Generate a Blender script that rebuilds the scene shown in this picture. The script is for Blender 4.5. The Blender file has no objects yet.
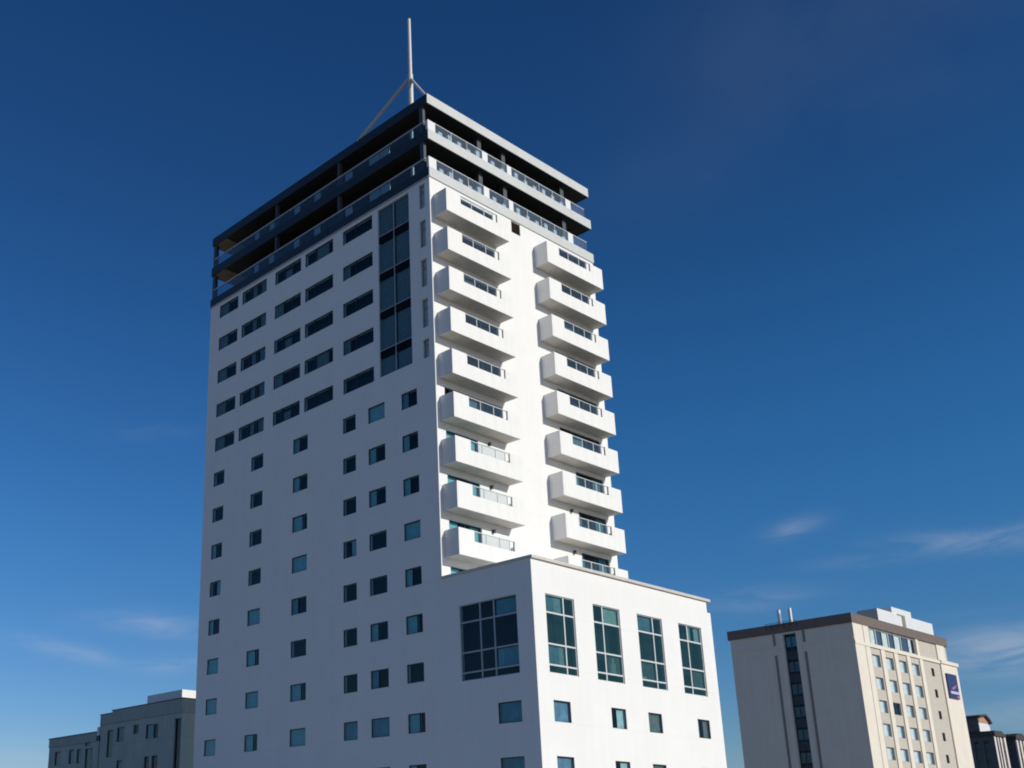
import bpy, math, random
from mathutils import Matrix, Vector
random.seed(7)
scene = bpy.context.scene
COL = scene.collection
R = math.radians

# ------------------------------------------------------------------ camera
cam_d = bpy.data.cameras.new('camera')
cam = bpy.data.objects.new('camera', cam_d)
COL.objects.link(cam)
r_ = Vector((0.75508543, -0.65562531, -0.001199))
u_ = Vector((-0.20930875, -0.24279374, 0.94722809))
f_ = Vector((0.62131782, 0.71498717, 0.32055813))
cam.matrix_world = Matrix(((r_.x, u_.x, -f_.x, -48.4530), (r_.y, u_.y, -f_.y, -46.1442),
                           (r_.z, u_.z, -f_.z, 1.6098), (0, 0, 0, 1)))
cam_d.sensor_width = 36.0
cam_d.lens = 39.376
cam_d.shift_x = 0.16980
cam_d.shift_y = 0.08843
cam_d.clip_start = 0.5
cam_d.clip_end = 9000
scene.camera = cam

# ------------------------------------------------------------------ sun, sky, exposure
SUN_EL, SUN_AZ = R(23.5), math.atan2(0.22, -0.97)      # azimuth clockwise from +Y
sx, sy, sz = math.sin(SUN_AZ) * math.cos(SUN_EL), math.cos(SUN_AZ) * math.cos(SUN_EL), math.sin(SUN_EL)
sun_d = bpy.data.lights.new('sun', 'SUN')
sun_d.energy = 3.45
sun_d.angle = R(0.53)
sun_d.color = (1.0, 0.945, 0.845)
sun = bpy.data.objects.new('sun', sun_d)
sun.rotation_euler = Vector((sx, sy, sz)).to_track_quat('Z', 'Y').to_euler()
sun.location = (60, -90, 90)
COL.objects.link(sun)

world = bpy.data.worlds.new('World')
scene.world = world
world.use_nodes = True
wn, wl = world.node_tree.nodes, world.node_tree.links
wn.clear()
w_out = wn.new('ShaderNodeOutputWorld')
w_bg = wn.new('ShaderNodeBackground')
w_bg.inputs['Strength'].default_value = 0.06
sky = wn.new('ShaderNodeTexSky')
sky.sky_type = 'NISHITA'
sky.sun_disc = False
sky.sun_elevation = SUN_EL
sky.sun_rotation = SUN_AZ
sky.altitude = 0
sky.air_density = 1.0
sky.dust_density = 0.3
sky.ozone_density = 3.0


def wmath(op, a, b=None, c=None):
    n = wn.new('ShaderNodeMath')
    n.operation = op
    for i, v in enumerate((a, b, c)):
        if v is None:
            continue
        if isinstance(v, (int, float)):
            n.inputs[i].default_value = v
        else:
            wl.new(v, n.inputs[i])
    return n.outputs[0]


w_tc = wn.new('ShaderNodeTexCoord')
w_sep = wn.new('ShaderNodeSeparateXYZ')
wl.new(w_tc.outputs['Generated'], w_sep.inputs[0])
dx, dy, dz = w_sep.outputs
az = wmath('ARCTAN2', dx, dy)                       # radians clockwise from +Y
el = wmath('ARCSINE', dz)
# thin cirrus: streaks of stretched noise kept inside a few soft patches of the sky
w_cmb = wn.new('ShaderNodeCombineXYZ')
wl.new(wmath('MULTIPLY_ADD', el, 0.22, wmath('MULTIPLY', az, 11.0)), w_cmb.inputs[0])
wl.new(wmath('MULTIPLY_ADD', az, -3.0, wmath('MULTIPLY', el, 52.0)), w_cmb.inputs[1])
w_noise = wn.new('ShaderNodeTexNoise')
w_noise.inputs['Scale'].default_value = 1.0
w_noise.inputs['Detail'].default_value = 7.0
w_noise.inputs['Roughness'].default_value = 0.58
w_noise.inputs['Distortion'].default_value = 0.7
wl.new(w_cmb.outputs[0], w_noise.inputs['Vector'])
streak = wmath('MULTIPLY', wmath('SUBTRACT', w_noise.outputs['Fac'], 0.36), 2.6)
streak = wmath('MINIMUM', wmath('MAXIMUM', streak, 0.0), 1.0)
patch = None
# azimuth, elevation (degrees), half widths, strength, tilt
for a0, e0, da, de, st, tl in ((63.8, 14.7, 1.3, 0.42, 0.26, 0.20), (71.5, 13.3, 3.6, 0.5, 0.42, -0.04), (66.5, 12.9, 2.2, 0.3, 0.12, 0.0),
                               (72.2, 8.4, 3.0, 1.0, 0.75, -0.03), (61.9, 11.6, 2.4, 0.5, 0.24, 0.03), (71.5, 5.5, 2.6, 0.8, 0.30, 0.0),
                               (31.3, 20.6, 2.0, 0.4, 0.08, 0.1), (31.5, 10.9, 2.8, 0.6, 0.34, -0.05), (27.3, 9.5, 2.4, 0.45, 0.30, -0.2),
                               (33.2, 8.9, 1.8, 0.6, 0.28, 0.0), (26.0, 4.2, 4.0, 0.8, 0.14, 0.0)):
    a_ = wmath('DIVIDE', wmath('SUBTRACT', az, R(a0)), R(da))
    e_ = wmath('DIVIDE', wmath('SUBTRACT', wmath('SUBTRACT', el, R(e0)),
                               wmath('MULTIPLY', wmath('SUBTRACT', az, R(a0)), tl)), R(de))
    d2 = wmath('ADD', wmath('MULTIPLY', a_, a_), wmath('MULTIPLY', e_, e_))
    g = wmath('MULTIPLY', wmath('EXPONENT', wmath('MULTIPLY', d2, -1.0)), st)
    patch = g if patch is None else wmath('ADD', patch, g)
cloud = wmath('MULTIPLY', patch, wmath('MULTIPLY_ADD', streak, 0.9, 0.1))
# the high veil at upper right: broad, soft and barely brighter than the blue
w_n2 = wn.new('ShaderNodeTexNoise')
w_n2.inputs['Scale'].default_value = 5.0
w_n2.inputs['Detail'].default_value = 6.0
w_n2.inputs['Distortion'].default_value = 0.4
wl.new(w_tc.outputs['Generated'], w_n2.inputs['Vector'])
veil = wmath('MINIMUM', wmath('MAXIMUM', wmath('MULTIPLY', wmath('SUBTRACT', w_n2.outputs['Fac'], 0.3), 2.6), 0.0), 1.0)
for a0, e0, da, de, st in ((69.0, 35.5, 8.0, 3.2, 0.036), (71.0, 33.0, 4.0, 1.0, 0.022), (61.0, 32.0, 6.0, 1.8, 0.016), (75.0, 39.0, 10.0, 3.0, 0.03)):
    a_ = wmath('DIVIDE', wmath('SUBTRACT', az, R(a0)), R(da))
    e_ = wmath('DIVIDE', wmath('SUBTRACT', el, R(e0)), R(de))
    d2 = wmath('ADD', wmath('MULTIPLY', a_, a_), wmath('MULTIPLY', e_, e_))
    cloud = wmath('MULTIPLY_ADD', wmath('EXPONENT', wmath('MULTIPLY', d2, -1.0)), wmath('MULTIPLY', veil, st), cloud)
w_hsv = wn.new('ShaderNodeHueSaturation')
w_hsv.inputs['Saturation'].default_value = 1.15
wl.new(sky.outputs[0], w_hsv.inputs['Color'])
# deepen the sky's blue the way a polarised daylight exposure shows it
w_sc = wn.new('ShaderNodeSeparateColor')
wl.new(w_hsv.outputs[0], w_sc.inputs[0])
w_cc = wn.new('ShaderNodeCombineColor')
for i, (top, base, pw) in enumerate(((3.78, 4.03, 1.39), (7.05, 6.35, 1.19), (10.5, 7.23, 1.19))):
    c_ = wmath('MULTIPLY', wmath('POWER', wmath('DIVIDE', w_sc.outputs[i], base), pw), top)
    band_ = wmath('DIVIDE', wmath('SUBTRACT', el, R(19)), R(11))
    lift_ = wmath('EXPONENT', wmath('MULTIPLY', wmath('MULTIPLY', band_, band_), -1.0))
    c_ = wmath('MULTIPLY', c_, wmath('MULTIPLY_ADD', wmath('MULTIPLY', lift_, wmath('MAXIMUM', wmath('MULTIPLY_ADD', az, 1.1, 0.15), 0.72)), (0.0, 0.22, 0.17)[i], 1.0))
    wl.new(wmath('MINIMUM', c_, wmath('MULTIPLY', w_sc.outputs[i], 1.6)), w_cc.inputs[i])
w_mix = wn.new('ShaderNodeMix')
w_mix.data_type = 'RGBA'
wl.new(cloud, w_mix.inputs[0])
wl.new(w_cc.outputs[0], w_mix.inputs[6])
w_mix.inputs[7].default_value = (9.0, 9.6, 10.8, 1)
wl.new(w_mix.outputs[2], w_bg.inputs['Color'])
wl.new(w_bg.outputs[0], w_out.inputs[0])

vs = scene.view_settings
vs.view_transform = 'Standard'
vs.look = 'None'
vs.exposure = 0.0
vs.gamma = 1.0
vs.use_curve_mapping = False
scene.cycles.filter_width = 1.9
scene.cycles.max_bounces = 8
scene.cycles.transparent_max_bounces = 12


# ------------------------------------------------------------------ materials
def mat(name, color, rough=0.7, metal=0.0, noise=0.0, nscale=3.0, bump=0.0, bscale=20.0, spec=0.5, streaks=0.0):
    m = bpy.data.materials.new(name)
    m.use_nodes = True
    nt = m.node_tree
    b = nt.nodes['Principled BSDF']
    b.inputs['Base Color'].default_value = (*color, 1)
    b.inputs['Roughness'].default_value = rough
    b.inputs['Metallic'].default_value = metal
    b.inputs['Specular IOR Level'].default_value = spec
    tc = nt.nodes.new('ShaderNodeTexCoord')
    if noise > 0 or streaks > 0:
        n1 = nt.nodes.new('ShaderNodeTexNoise')
        n1.inputs['Scale'].default_value = nscale
        n1.inputs['Detail'].default_value = 6
        nt.links.new(tc.outputs['Object'], n1.inputs['Vector'])
        mp = nt.nodes.new('ShaderNodeMapping')
        mp.inputs['Scale'].default_value = (2.2, 2.2, 0.07)
        nt.links.new(tc.outputs['Object'], mp.inputs['Vector'])
        n2 = nt.nodes.new('ShaderNodeTexNoise')
        n2.inputs['Scale'].default_value = 1.0
        n2.inputs['Detail'].default_value = 5
        nt.links.new(mp.outputs[0], n2.inputs['Vector'])
        a1 = nt.nodes.new('ShaderNodeMapRange')
        a1.inputs['From Min'].default_value = 0.3
        a1.inputs['From Max'].default_value = 0.7
        a1.inputs['To Min'].default_value = 1 - noise
        a1.inputs['To Max'].default_value = 1 + noise
        nt.links.new(n1.outputs['Fac'], a1.inputs['Value'])
        a2 = nt.nodes.new('ShaderNodeMapRange')
        a2.inputs['From Min'].default_value = 0.3
        a2.inputs['From Max'].default_value = 0.7
        a2.inputs['To Min'].default_value = 1 - streaks
        a2.inputs['To Max'].default_value = 1 + streaks * 0.3
        nt.links.new(n2.outputs['Fac'], a2.inputs['Value'])
        ml = nt.nodes.new('ShaderNodeMath')
        ml.operation = 'MULTIPLY'
        nt.links.new(a1.outputs[0], ml.inputs[0])
        nt.links.new(a2.outputs[0], ml.inputs[1])
        vm = nt.nodes.new('ShaderNodeVectorMath')
        vm.operation = 'SCALE'
        vm.inputs[0].default_value = color
        nt.links.new(ml.outputs[0], vm.inputs['Scale'])
        nt.links.new(vm.outputs[0], b.inputs['Base Color'])
    if bump > 0:
        n3 = nt.nodes.new('ShaderNodeTexNoise')
        n3.inputs['Scale'].default_value = bscale
        n3.inputs['Detail'].default_value = 4
        nt.links.new(tc.outputs['Object'], n3.inputs['Vector'])
        bp = nt.nodes.new('ShaderNodeBump')
        bp.inputs['Strength'].default_value = bump
        bp.inputs['Distance'].default_value = 0.02
        nt.links.new(n3.outputs['Fac'], bp.inputs['Height'])
        nt.links.new(bp.outputs[0], b.inputs['Normal'])
    return m


def glass(name, tint, refl=1.0, ior=1.5, rough=0.02, wob=0.0, film=0.0, fcol=(0.62, 0.72, 0.82)):
    """Thin pane: see-through with a fresnel reflection."""
    m = bpy.data.materials.new(name)
    m.use_nodes = True
    nt = m.node_tree
    nt.nodes.clear()
    o = nt.nodes.new('ShaderNodeOutputMaterial')
    tr = nt.nodes.new('ShaderNodeBsdfTransparent')
    tr.inputs[0].default_value = (*tint, 1)
    gl = nt.nodes.new('ShaderNodeBsdfGlossy')
    gl.inputs['Roughness'].default_value = rough
    gl.inputs[0].default_value = (refl, refl, refl, 1)
    fr = nt.nodes.new('ShaderNodeFresnel')
    fr.inputs['IOR'].default_value = ior
    mx = nt.nodes.new('ShaderNodeMixShader')
    if wob > 0:
        tc = nt.nodes.new('ShaderNodeTexCoord')
        n3 = nt.nodes.new('ShaderNodeTexNoise')
        n3.inputs['Scale'].default_value = 0.9
        nt.links.new(tc.outputs['Object'], n3.inputs['Vector'])
        bp = nt.nodes.new('ShaderNodeBump')
        bp.inputs['Strength'].default_value = wob
        bp.inputs['Distance'].default_value = 0.05
        nt.links.new(n3.outputs['Fac'], bp.inputs['Height'])
        nt.links.new(bp.outputs[0], gl.inputs['Normal'])
        nt.links.new(bp.outputs[0], fr.inputs['Normal'])
    ge = nt.nodes.new('ShaderNodeNewGeometry')           # same reflectance from both sides of the pane
    ma = nt.nodes.new('ShaderNodeMath')
    ma.operation = 'MULTIPLY_ADD'
    ma.inputs[1].default_value = 1 / ior - ior
    ma.inputs[2].default_value = ior
    nt.links.new(ge.outputs['Backfacing'], ma.inputs[0])
    nt.links.new(ma.outputs[0], fr.inputs['IOR'])
    body = tr.outputs[0]
    if film > 0:                                         # dust and print on the pane catch the light
        df = nt.nodes.new('ShaderNodeBsdfDiffuse')
        df.inputs[0].default_value = (*fcol, 1)
        mf = nt.nodes.new('ShaderNodeMixShader')
        mf.inputs[0].default_value = film
        nt.links.new(tr.outputs[0], mf.inputs[1])
        nt.links.new(df.outputs[0], mf.inputs[2])
        body = mf.outputs[0]
    nt.links.new(fr.outputs[0], mx.inputs[0])
    nt.links.new(body, mx.inputs[1])
    nt.links.new(gl.outputs[0], mx.inputs[2])
    nt.links.new(mx.outputs[0], o.inputs[0])
    return m


def plaster(name, color, pitch=3.0, zoff=0.0, width=0.02, dark=0.93, **kw):
    """Painted render with a hairline horizontal joint at every storey."""
    m = mat(name, color, **kw)
    nt = m.node_tree
    b = nt.nodes['Principled BSDF']
    src = b.inputs['Base Color'].links[0].from_socket
    tc = [n for n in nt.nodes if n.type == 'TEX_COORD'][0]
    sp = nt.nodes.new('ShaderNodeSeparateXYZ')
    nt.links.new(tc.outputs['Object'], sp.inputs[0])

    def mth(op, a, bb):
        n = nt.nodes.new('ShaderNodeMath')
        n.operation = op
        for i, v in enumerate((a, bb)):
            if isinstance(v, (int, float)):
                n.inputs[i].default_value = v
            else:
                nt.links.new(v, n.inputs[i])
        return n.outputs[0]
    fr = mth('FLOORED_MODULO', mth('ADD', sp.outputs[2], zoff), pitch)
    line = mth('LESS_THAN', fr, width)
    sc = mth('SUBTRACT', 1.0, mth('MULTIPLY', line, 1 - dark))
    vm = nt.nodes.new('ShaderNodeVectorMath')
    vm.operation = 'SCALE'
    nt.links.new(src, vm.inputs[0])
    nt.links.new(sc, vm.inputs['Scale'])
    nt.links.new(vm.outputs[0], b.inputs['Base Color'])
    return m


M = dict(
    white=plaster('white_render', (0.80, 0.79, 0.775), zoff=0.62, width=0.03, dark=0.94, rough=0.75, noise=0.02, nscale=0.5, bump=0.08,
                  bscale=9, spec=0.25, streaks=0.022),
    balcony=mat('white_balcony_render', (0.80, 0.79, 0.77), rough=0.7, noise=0.02, nscale=1.5, bump=0.05, spec=0.25, streaks=0.04),
    soffit=mat('balcony_soffit_render', (0.74, 0.70, 0.63), rough=0.85, noise=0.08, nscale=1.3, spec=0.2),
    core=mat('dim_interior', (0.012, 0.016, 0.022), rough=0.9, noise=0.2, nscale=0.8),
    frame=mat('dark_window_frame', (0.035, 0.045, 0.055), rough=0.45, metal=0.3, noise=0.05),
    greyframe=mat('grey_aluminium_frame', (0.36, 0.38, 0.40), rough=0.4, metal=0.2, noise=0.05),
    whiteframe=mat('pale_aluminium_frame', (0.62, 0.64, 0.64), rough=0.4, noise=0.04),
    pane=glass('window_glass', (0.62, 0.80, 0.84), ior=1.33, wob=0.10),
    greenpane=glass('green_tinted_glass', (0.55, 0.74, 0.74), ior=1.36, wob=0.06, film=0.28, fcol=(0.022, 0.085, 0.09)),
    clear=glass('clear_balustrade_glass', (0.90, 0.92, 0.92), ior=1.35, film=0.022),
    frontglass=glass('blue_balustrade_glass', (0.84, 0.90, 0.93), ior=1.4, film=0.06),
    clearpane=glass('clear_window_glass', (0.90, 0.94, 0.95), ior=1.4, wob=0.05),
    tinted=glass('smoked_balustrade_glass', (0.66, 0.76, 0.82), ior=1.35, film=0.035),
    curtain=mat('pale_teal_curtain', (0.34, 0.60, 0.64), rough=0.9, noise=0.12, nscale=5),
    dimcurtain=mat('slate_curtain', (0.19, 0.225, 0.24), rough=0.9, noise=0.2, nscale=5),
    annexblue=mat('slate_blue_drape', (0.22, 0.30, 0.42), rough=0.9, noise=0.25, nscale=2),
    ribbonblue=mat('deep_blue_drape', (0.04, 0.075, 0.125), rough=0.9, noise=0.2, nscale=2),
    annexpale=mat('pale_green_drape', (0.58, 0.64, 0.63), rough=0.9, noise=0.2, nscale=4),
    annexgrey=mat('grey_drape', (0.14, 0.145, 0.15), rough=0.9, noise=0.3, nscale=2),
    hotelblind=mat('ivory_green_blind', (0.70, 0.76, 0.73), rough=0.9, noise=0.08, nscale=2),
    blind=mat('blue_grey_blind', (0.21, 0.40, 0.48), rough=0.9, noise=0.15, nscale=2),
    greyblind=mat('light_grey_blind', (0.52, 0.54, 0.53), rough=0.9, noise=0.12, nscale=4),
    brownblind=mat('brown_grey_blind', (0.20, 0.18, 0.165), rough=0.9, noise=0.2, nscale=4),
    spandrel=mat('black_spandrel', (0.007, 0.008, 0.011), rough=0.85, spec=0.1),
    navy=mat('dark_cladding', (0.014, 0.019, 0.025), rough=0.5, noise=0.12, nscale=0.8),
    dark=mat('charcoal_soffit', (0.022, 0.022, 0.021), rough=0.7, noise=0.2, nscale=0.8),
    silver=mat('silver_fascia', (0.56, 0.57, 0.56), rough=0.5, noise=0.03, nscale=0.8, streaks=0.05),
    post=mat('pale_post', (0.72, 0.73, 0.73), rough=0.6, noise=0.03),
    rail=mat('brushed_rail', (0.55, 0.51, 0.47), rough=0.4, metal=0.3, noise=0.05),
    greypost=mat('grey_column', (0.05, 0.06, 0.07), rough=0.6, noise=0.06),
    shadegrey=mat('notch_shade_grey', (0.36, 0.36, 0.36), rough=0.6, noise=0.1),
    panel=mat('pale_panel_face', (0.68, 0.74, 0.76), rough=0.5, noise=0.1, nscale=2),
    warmbrown=mat('warm_brown_soffit', (0.30, 0.21, 0.12), rough=0.6, noise=0.2, nscale=3),
    louvre=mat('brown_louvre', (0.17, 0.135, 0.105), rough=0.6, noise=0.1),
    coping=mat('beige_coping', (0.58, 0.545, 0.50), rough=0.6, noise=0.05, streaks=0.08),
    lamp=mat('black_lamp_housing', (0.02, 0.02, 0.02), rough=0.5, noise=0.1),
    mast=mat('galvanised_steel', (0.52, 0.515, 0.505), rough=0.5, metal=0.2, noise=0.05),
    roofgrey=mat('roof_membrane', (0.18, 0.18, 0.18), rough=0.9, noise=0.15, nscale=0.7),
    cream=plaster('cream_render', (0.74, 0.68, 0.585), zoff=0.4, width=0.03, dark=0.93, rough=0.8, noise=0.03, nscale=0.6, streaks=0.05, bump=0.08),
    shell=mat('greige_side_render', (0.74, 0.665, 0.575), rough=0.85, noise=0.03, nscale=0.4, streaks=0.05, bump=0.08),
    greige=mat('greige_render', (0.52, 0.475, 0.41), rough=0.85, noise=0.05, nscale=2, streaks=0.05, bump=0.08),
    brownfas=mat('brown_metal_fascia', (0.155, 0.115, 0.095), rough=0.55, noise=0.08, nscale=1),
    groove=mat('recess_lining', (0.24, 0.225, 0.205), rough=0.9, noise=0.1),
    plant=mat('white_plant_cladding', (0.71, 0.715, 0.72), rough=0.5, noise=0.03, nscale=2, streaks=0.05),
    signblue=mat('navy_sign_face', (0.022, 0.026, 0.125), rough=0.35, noise=0.05),
    signpink=mat('pink_sign_mark', (0.46, 0.14, 0.28), rough=0.4, noise=0.05),
    signwhite=mat('pale_sign_band', (0.52, 0.50, 0.68), rough=0.4, noise=0.05),
    slate=plaster('grey_green_render', (0.48, 0.49, 0.43), pitch=2.9, zoff=2.6, width=0.06, dark=0.8, rough=0.85, noise=0.07, nscale=0.5, streaks=0.08),
    slatecap=mat('grey_parapet_panel', (0.39, 0.395, 0.355), rough=0.7, noise=0.06, nscale=0.7, streaks=0.05),
    tile=mat('dark_roof_sheet', (0.045, 0.035, 0.034), rough=0.6, noise=0.15, nscale=2),
    brickish=mat('warm_gable_board', (0.42, 0.24, 0.18), rough=0.8, noise=0.1, nscale=2),
    townstone=mat('pale_pilaster_stone', (0.66, 0.61, 0.57), rough=0.8, noise=0.08, nscale=1.5, streaks=0.08),
    towninfill=mat('mauve_infill', (0.27, 0.22, 0.21), rough=0.8, noise=0.1, nscale=1.5),
    townside=mat('shade_dark_wall', (0.085, 0.095, 0.115), rough=0.8, noise=0.1, nscale=0.8),  # dark tone carries the shade of the sides turned from the sun
    asphalt=mat('asphalt', (0.05, 0.05, 0.052), rough=0.9, noise=0.15, nscale=0.6, bump=0.2, bscale=30),
    paving=mat('concrete_paving', (0.32, 0.305, 0.28), rough=0.9, noise=0.1, nscale=0.8),
    ground=mat('gravel_ground', (0.27, 0.25, 0.215), rough=0.95, noise=0.25, nscale=0.05),
    paint=mat('road_paint', (0.75, 0.75, 0.72), rough=0.7, noise=0.08),
)


# ------------------------------------------------------------------ mesh helpers
class MB:
    def __init__(self):
        self.v, self.f = [], []

    def quad(self, a, b, c, d):
        n = len(self.v)
        self.v += [a, b, c, d]
        self.f.append((n, n + 1, n + 2, n + 3))
        return self

    def poly(self, pts):
        n = len(self.v)
        self.v += list(pts)
        self.f.append(tuple(range(n, n + len(pts))))
        return self

    def box(self, x0, x1, y0, y1, z0, z1):
        n = len(self.v)
        self.v += [(x0, y0, z0), (x1, y0, z0), (x1, y1, z0), (x0, y1, z0),
                   (x0, y0, z1), (x1, y0, z1), (x1, y1, z1), (x0, y1, z1)]
        self.f += [tuple(n + i for i in q) for q in
                   ((3, 2, 1, 0), (4, 5, 6, 7), (0, 1, 5, 4), (1, 2, 6, 5), (2, 3, 7, 6), (3, 0, 4, 7))]
        return self

    def prism(self, pts, axis, a0, a1):
        """Extrude a 2-D outline along an axis ('x': pts=(y,z), 'y': pts=(x,z), 'z': pts=(x,y))."""
        def P(p, a):
            return (a, p[0], p[1]) if axis == 'x' else ((p[0], a, p[1]) if axis == 'y' else (p[0], p[1], a))
        n, k = len(self.v), len(pts)
        self.v += [P(p, a0) for p in pts] + [P(p, a1) for p in pts]
        self.f.append(tuple(n + i for i in range(k)))
        self.f.append(tuple(n + k + i for i in reversed(range(k))))
        for i in range(k):
            j = (i + 1) % k
            self.f.append((n + i, n + k + i, n + k + j, n + j))
        return self

    def tube(self, p0, p1, r0, r1=None, seg=12):
        r1 = r0 if r1 is None else r1
        p0, p1 = Vector(p0), Vector(p1)
        d = (p1 - p0).normalized()
        a = d.orthogonal().normalized()
        b = d.cross(a)
        n = len(self.v)
        for p, r in ((p0, r0), (p1, r1)):
            for i in range(seg):
                t = 2 * math.pi * i / seg
                self.v.append(tuple(p + (a * math.cos(t) + b * math.sin(t)) * r))
        for i in range(seg):
            j = (i + 1) % seg
            self.f.append((n + i, n + j, n + seg + j, n + seg + i))
        self.f.append(tuple(n + i for i in reversed(range(seg))))
        self.f.append(tuple(n + seg + i for i in range(seg)))
        return self

    def mesh(self, name, m, bevel=0):
        me = bpy.data.meshes.new(name)
        me.from_pydata(self.v, [], self.f)
        me.update()
        me.materials.append(m)
        return me

    def build(self, name, m, parent=None, loc=(0, 0, 0), rz=0.0, bevel=0.0):
        o = bpy.data.objects.new(name, self.mesh(name, m))
        COL.objects.link(o)
        o.location = loc
        o.rotation_euler = (0, 0, rz)
        if parent:
            o.parent = parent
        if bevel:
            bv = o.modifiers.new('bevel', 'BEVEL')
            bv.width = bevel
            bv.segments = 2
            bv.limit_method = 'ANGLE'
        return o


def tag(o, label=None, cat=None, group=None, kind=None):
    for k, v in (('label', label), ('category', cat), ('group', group), ('kind', kind)):
        if v:
            o[k] = v
    return o


def thing(name, label, cat, loc=(0, 0, 0), rz=0.0, group=None):
    o = bpy.data.objects.new(name, None)
    o.empty_display_size = 0.5
    COL.objects.link(o)
    o.location = loc
    o.rotation_euler = (0, 0, rz)
    return tag(o, label, cat, group)


def link(name, me, parent, loc=(0, 0, 0), rz=0.0):
    o = bpy.data.objects.new(name, me)
    COL.objects.link(o)
    o.location = loc
    o.rotation_euler = (0, 0, rz)
    o.parent = parent
    return o


def face_grid(mb, mapf, u0, u1, w0, w1, holes, depth):
    """A wall face with real openings. mapf(u, d, w) -> point, d = depth inwards."""
    us = sorted({round(t, 4) for h in holes for t in h[:2] if u0 < t < u1} | {u0, u1})
    ws = sorted({round(t, 4) for h in holes for t in h[2:4] if w0 < t < w1} | {w0, w1})
    # merge cells along u for lean meshes
    for j in range(len(ws) - 1):
        wa, wb = ws[j], ws[j + 1]
        run = None
        for i in range(len(us) - 1):
            ua, ub = us[i], us[i + 1]
            cu, cw = (ua + ub) / 2, (wa + wb) / 2
            hole = any(h[0] < cu < h[1] and h[2] < cw < h[3] for h in holes)
            if hole:
                if run:
                    mb.quad(mapf(run[0], 0, wa), mapf(run[1], 0, wa), mapf(run[1], 0, wb), mapf(run[0], 0, wb))
                run = None
            else:
                run = (run[0], ub) if run else (ua, ub)
        if run:
            mb.quad(mapf(run[0], 0, wa), mapf(run[1], 0, wa), mapf(run[1], 0, wb), mapf(run[0], 0, wb))
    for a, b, c, d in holes:
        mb.quad(mapf(a, 0, c), mapf(a, depth, c), mapf(a, depth, d), mapf(a, 0, d))
        mb.quad(mapf(b, 0, c), mapf(b, 0, d), mapf(b, depth, d), mapf(b, depth, c))
        mb.quad(mapf(a, 0, c), mapf(b, 0, c), mapf(b, depth, c), mapf(a, depth, c))
        mb.quad(mapf(a, 0, d), mapf(a, depth, d), mapf(b, depth, d), mapf(b, 0, d))


_mesh_cache = {}


def window(name, parent, loc, rz, w, h, vs=(), hs=(), frame='frame', pane='pane', ft=0.06, mt=0.05,
           curtains=(), set_in=0.14, spandrels=(), span_mat='spandrel'):
    """Framed window at the mouth of an opening: local u along the wall, +y inwards, z up.
    vs/hs: fractions of the mullions and transoms; curtains: (u0, u1, w0, w1, material) in fractions."""
    key = (name, round(w, 3), round(h, 3), vs, hs, frame, pane, ft, mt, set_in)
    if key not in _mesh_cache:
        a, b = set_in, set_in + 0.07
        fr = MB()
        fr.box(0, w, a, b, 0, ft).box(0, w, a, b, h - ft, h).box(0, ft, a, b, ft, h - ft).box(w - ft, w, a, b, ft, h - ft)
        for v in vs:
            fr.box(w * v - mt / 2, w * v + mt / 2, a - 0.015, b, ft, h - ft)
        us = [ft] + [w * v for v in vs] + [w - ft]
        for q in hs:
            for i in range(len(us) - 1):
                e0 = mt / 2 if i > 0 else 0
                e1 = mt / 2 if i < len(us) - 2 else 0
                fr.box(us[i] + e0, us[i + 1] - e1, a - 0.01, b, h * q - mt / 2, h * q + mt / 2)
        gl = MB().quad((ft, a + 0.035, ft), (w - ft, a + 0.035, ft), (w - ft, a + 0.035, h - ft), (ft, a + 0.035, h - ft))
        _mesh_cache[key] = (fr.mesh(name, M[frame]), gl.mesh('pane', M[pane]))
    fm, gm = _mesh_cache[key]
    fo = link(name, fm, parent, loc, rz)
    link('pane', gm, fo)
    for c in curtains:
        u0, u1, q0, q1, mt_ = c
        ck = ('curtain', round(w, 3), round(h, 3), c, set_in)
        if ck not in _mesh_cache:
            cm = MB()
            x0, x1 = w * u0 + (ft if u0 == 0 else 0), w * u1 - (ft if u1 == 1 else 0)
            n = max(4, int((x1 - x0) / 0.07))
            y0 = set_in + 0.13
            prev = None
            for i in range(n + 1):                       # pleated sheet
                xx = x0 + (x1 - x0) * i / n
                yy = y0 + (0.02 if i % 2 else 0.0)
                if prev:
                    cm.quad((prev[0], prev[1], h * q0), (xx, yy, h * q0), (xx, yy, h * q1), (prev[0], prev[1], h * q1))
                prev = (xx, yy)
            _mesh_cache[ck] = cm.mesh('curtain', M[mt_])
        link('curtain', _mesh_cache[ck], fo)
    for q0, q1 in spandrels:
        for i in range(1):
            sp = MB().box(ft, w * 0.5 - mt / 2, set_in + 0.005, set_in + 0.03, h * q0, h * q1).box(w * 0.5 + mt / 2, w - ft, set_in + 0.005, set_in + 0.03, h * q0, h * q1)
            so = sp.build('spandrel', M[span_mat], fo)
    return fo


def mapL(u, d, w):       # left face (plane x=0): u = -y
    return (d, -u, w)


def mapR(u, d, w):       # right face (plane y=0)
    return (u, d, w)


RL = -math.pi / 2        # rotation of windows on faces that look towards -x

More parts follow.
